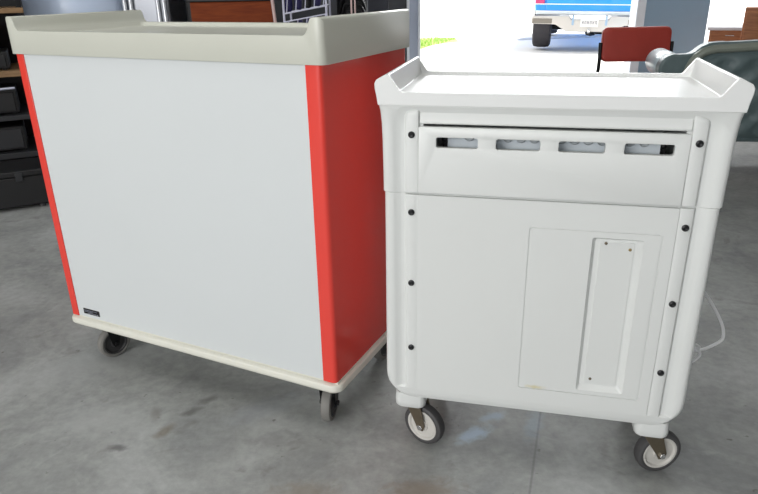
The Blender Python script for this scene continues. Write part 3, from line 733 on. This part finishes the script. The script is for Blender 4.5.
# black stacked frames, thin stems
FR = thing('stacked_frame', 'tangled black metal frames right of the white wire rack', 'frame', (-.24, 5.35, 0), 0)
rr = random.Random(11)
for k in range(7):
    bm = bmesh.new(); y = k * .035; zt = 1.02 + .05 * k + rr.uniform(-.03, .05)
    add_tube(bm, smooth_path([(-.05 + rr.uniform(-.02, .02), y, 0), (-.045, y, .6), (-.03 + rr.uniform(-.02, .03), y, zt), (.06, y, zt + .04), (.16, y, zt - .02), (.18, y, .6), (.19, y, 0)], 5), .013, 8)
    add_tube(bm, [(-.04, y, .45), (.18, y, .45)], .011, 8); add_box(bm, -.03, .16, y - .008, y + .008, .62, zt - .05)
    finish(bm, 'frame', M['darkmetal'], FR)
for k, (x, tx) in enumerate(((-.165, .004), (-.145, .008))):
    bm = bmesh.new(); yy = 4.84 + .09 * k; add_tube(bm, [(x, yy, 0), (x + tx * .5, yy, .7), (x + tx, yy, 1.4)], .006, 8); add_lathe(bm, [(.02, 0), (.02, .006), (.008, .012)], (x, yy, 0), n=16)
    add_lathe(bm, [(.004, 1.395), (.011, 1.405), (.011, 1.42), (.003, 1.43)], (x + tx, yy, 0), n=12)
    tag(finish(bm, 'thin_pole', M['pinkpole']), 'thin pale pole in front of the dark grey locker, %s of the pair' % ('left' if k == 0 else 'right'), 'pole', 'thin pale poles')
LK = thing('metal_locker', 'dark slate grey steel locker left of the door jamb', 'locker', (-.22, 6.05, 0), 0)
finish(BX(0, .345, 0, .45, .06, 1.75), 'locker_body', M['slategrey'], LK, bevel=.006)
d_ = finish(BX(.015, .33, -.016, 0, .09, 1.72), 'locker_door', M['slategrey'], LK, bevel=.004)
finish(BX(.28, .295, -.035, -.016, .85, .97), 'handle', M['stainless'], d_, bevel=.003)
bm = bmesh.new()
for k in range(5): add_box(bm, .09, .25, -.019, -.015, 1.50 + k * .03, 1.508 + k * .03)
finish(bm, 'vent', M['black'], d_, smooth=False)
finish(BX(.02, .325, .03, .43, 0, .06), 'plinth', M['black'], LK)

# ------------------------------------------------------------------ light
w = bpy.data.worlds.new('sky'); SC.world = w; w.use_nodes = True
bg = w.node_tree.nodes['Background']
bg.inputs['Color'].default_value = (0.96, 0.98, 1.0, 1); bg.inputs['Strength'].default_value = 1.9
def area(name, loc, target, sx, sy, power, col=(1, 1, 1)):
    l = bpy.data.lights.new(name, 'AREA'); l.shape = 'RECTANGLE'; l.size = sx; l.size_y = sy; l.energy = power; l.color = col
    o = bpy.data.objects.new(name, l); COL.objects.link(o); o.location = loc
    o.rotation_euler = (Vector(target) - Vector(loc)).to_track_quat('-Z', 'Y').to_euler(); return o
area('front_bay_light', (-3.4, -2.6, 2.4), (-.1, 1.6, .5), 3.4, 2.4, 150, (1, .99, .97))
area('ceiling_fill', (-.8, 1.2, 3.5), (-.8, 1.3, 0), 3.0, 1.0, 28, (1, .99, .96))  # added soft fill from above, no fitting modelled
area('right_fill', (3.0, 1.6, 3.5), (.6, 1.8, .8), 1.4, .4, 6, (1, .97, .92))  # added weak fill for the faces turned right
area('back_left_fill', (-2.2, 3.6, 3.5), (-2.0, 5.2, 1.2), 1.2, .4, 22, (.95, .98, 1))  # added fill to lift the dim back-left corner and tank
area('door_glow_fill', (2.2, 8.7, 2.7), (.6, 1.5, .9), 3.2, .6, 130, (.97, .99, 1))  # added lamp standing in for sky glow through the door, whitens tray tops
sun = bpy.data.lights.new('sun', 'SUN'); sun.energy = 9.0; sun.angle = math.radians(2); sun.color = (1, .97, .93)
so = bpy.data.objects.new('sun', sun); COL.objects.link(so); so.rotation_euler = Vector((-.5, -.3, -1)).to_track_quat('-Z', 'Y').to_euler()

# ------------------------------------------------------------------ camera
cam = bpy.data.cameras.new('camera'); co = bpy.data.objects.new('camera', cam); COL.objects.link(co); SC.camera = co
cam.sensor_fit = 'HORIZONTAL'; cam.sensor_width = 36.0; cam.lens = 645.873 / 758 * 36.0; cam.clip_end = 300
pit, roll = 0.3838, -0.0190
F = Vector((0, math.cos(pit), -math.sin(pit))); U = Vector((0, math.sin(pit), math.cos(pit))); R = Vector((1, 0, 0))
R2 = R * math.cos(roll) + U * math.sin(roll); U2 = -R * math.sin(roll) + U * math.cos(roll)
mw = Matrix((R2, U2, -F)).transposed().to_4x4(); mw.translation = (0, 0, 1.2); co.matrix_world = mw

SC.view_settings.view_transform = 'Standard'; SC.view_settings.look = 'None'; SC.view_settings.exposure = 0.0
SC.cycles.use_denoising = True
SC.cycles.max_bounces = 8
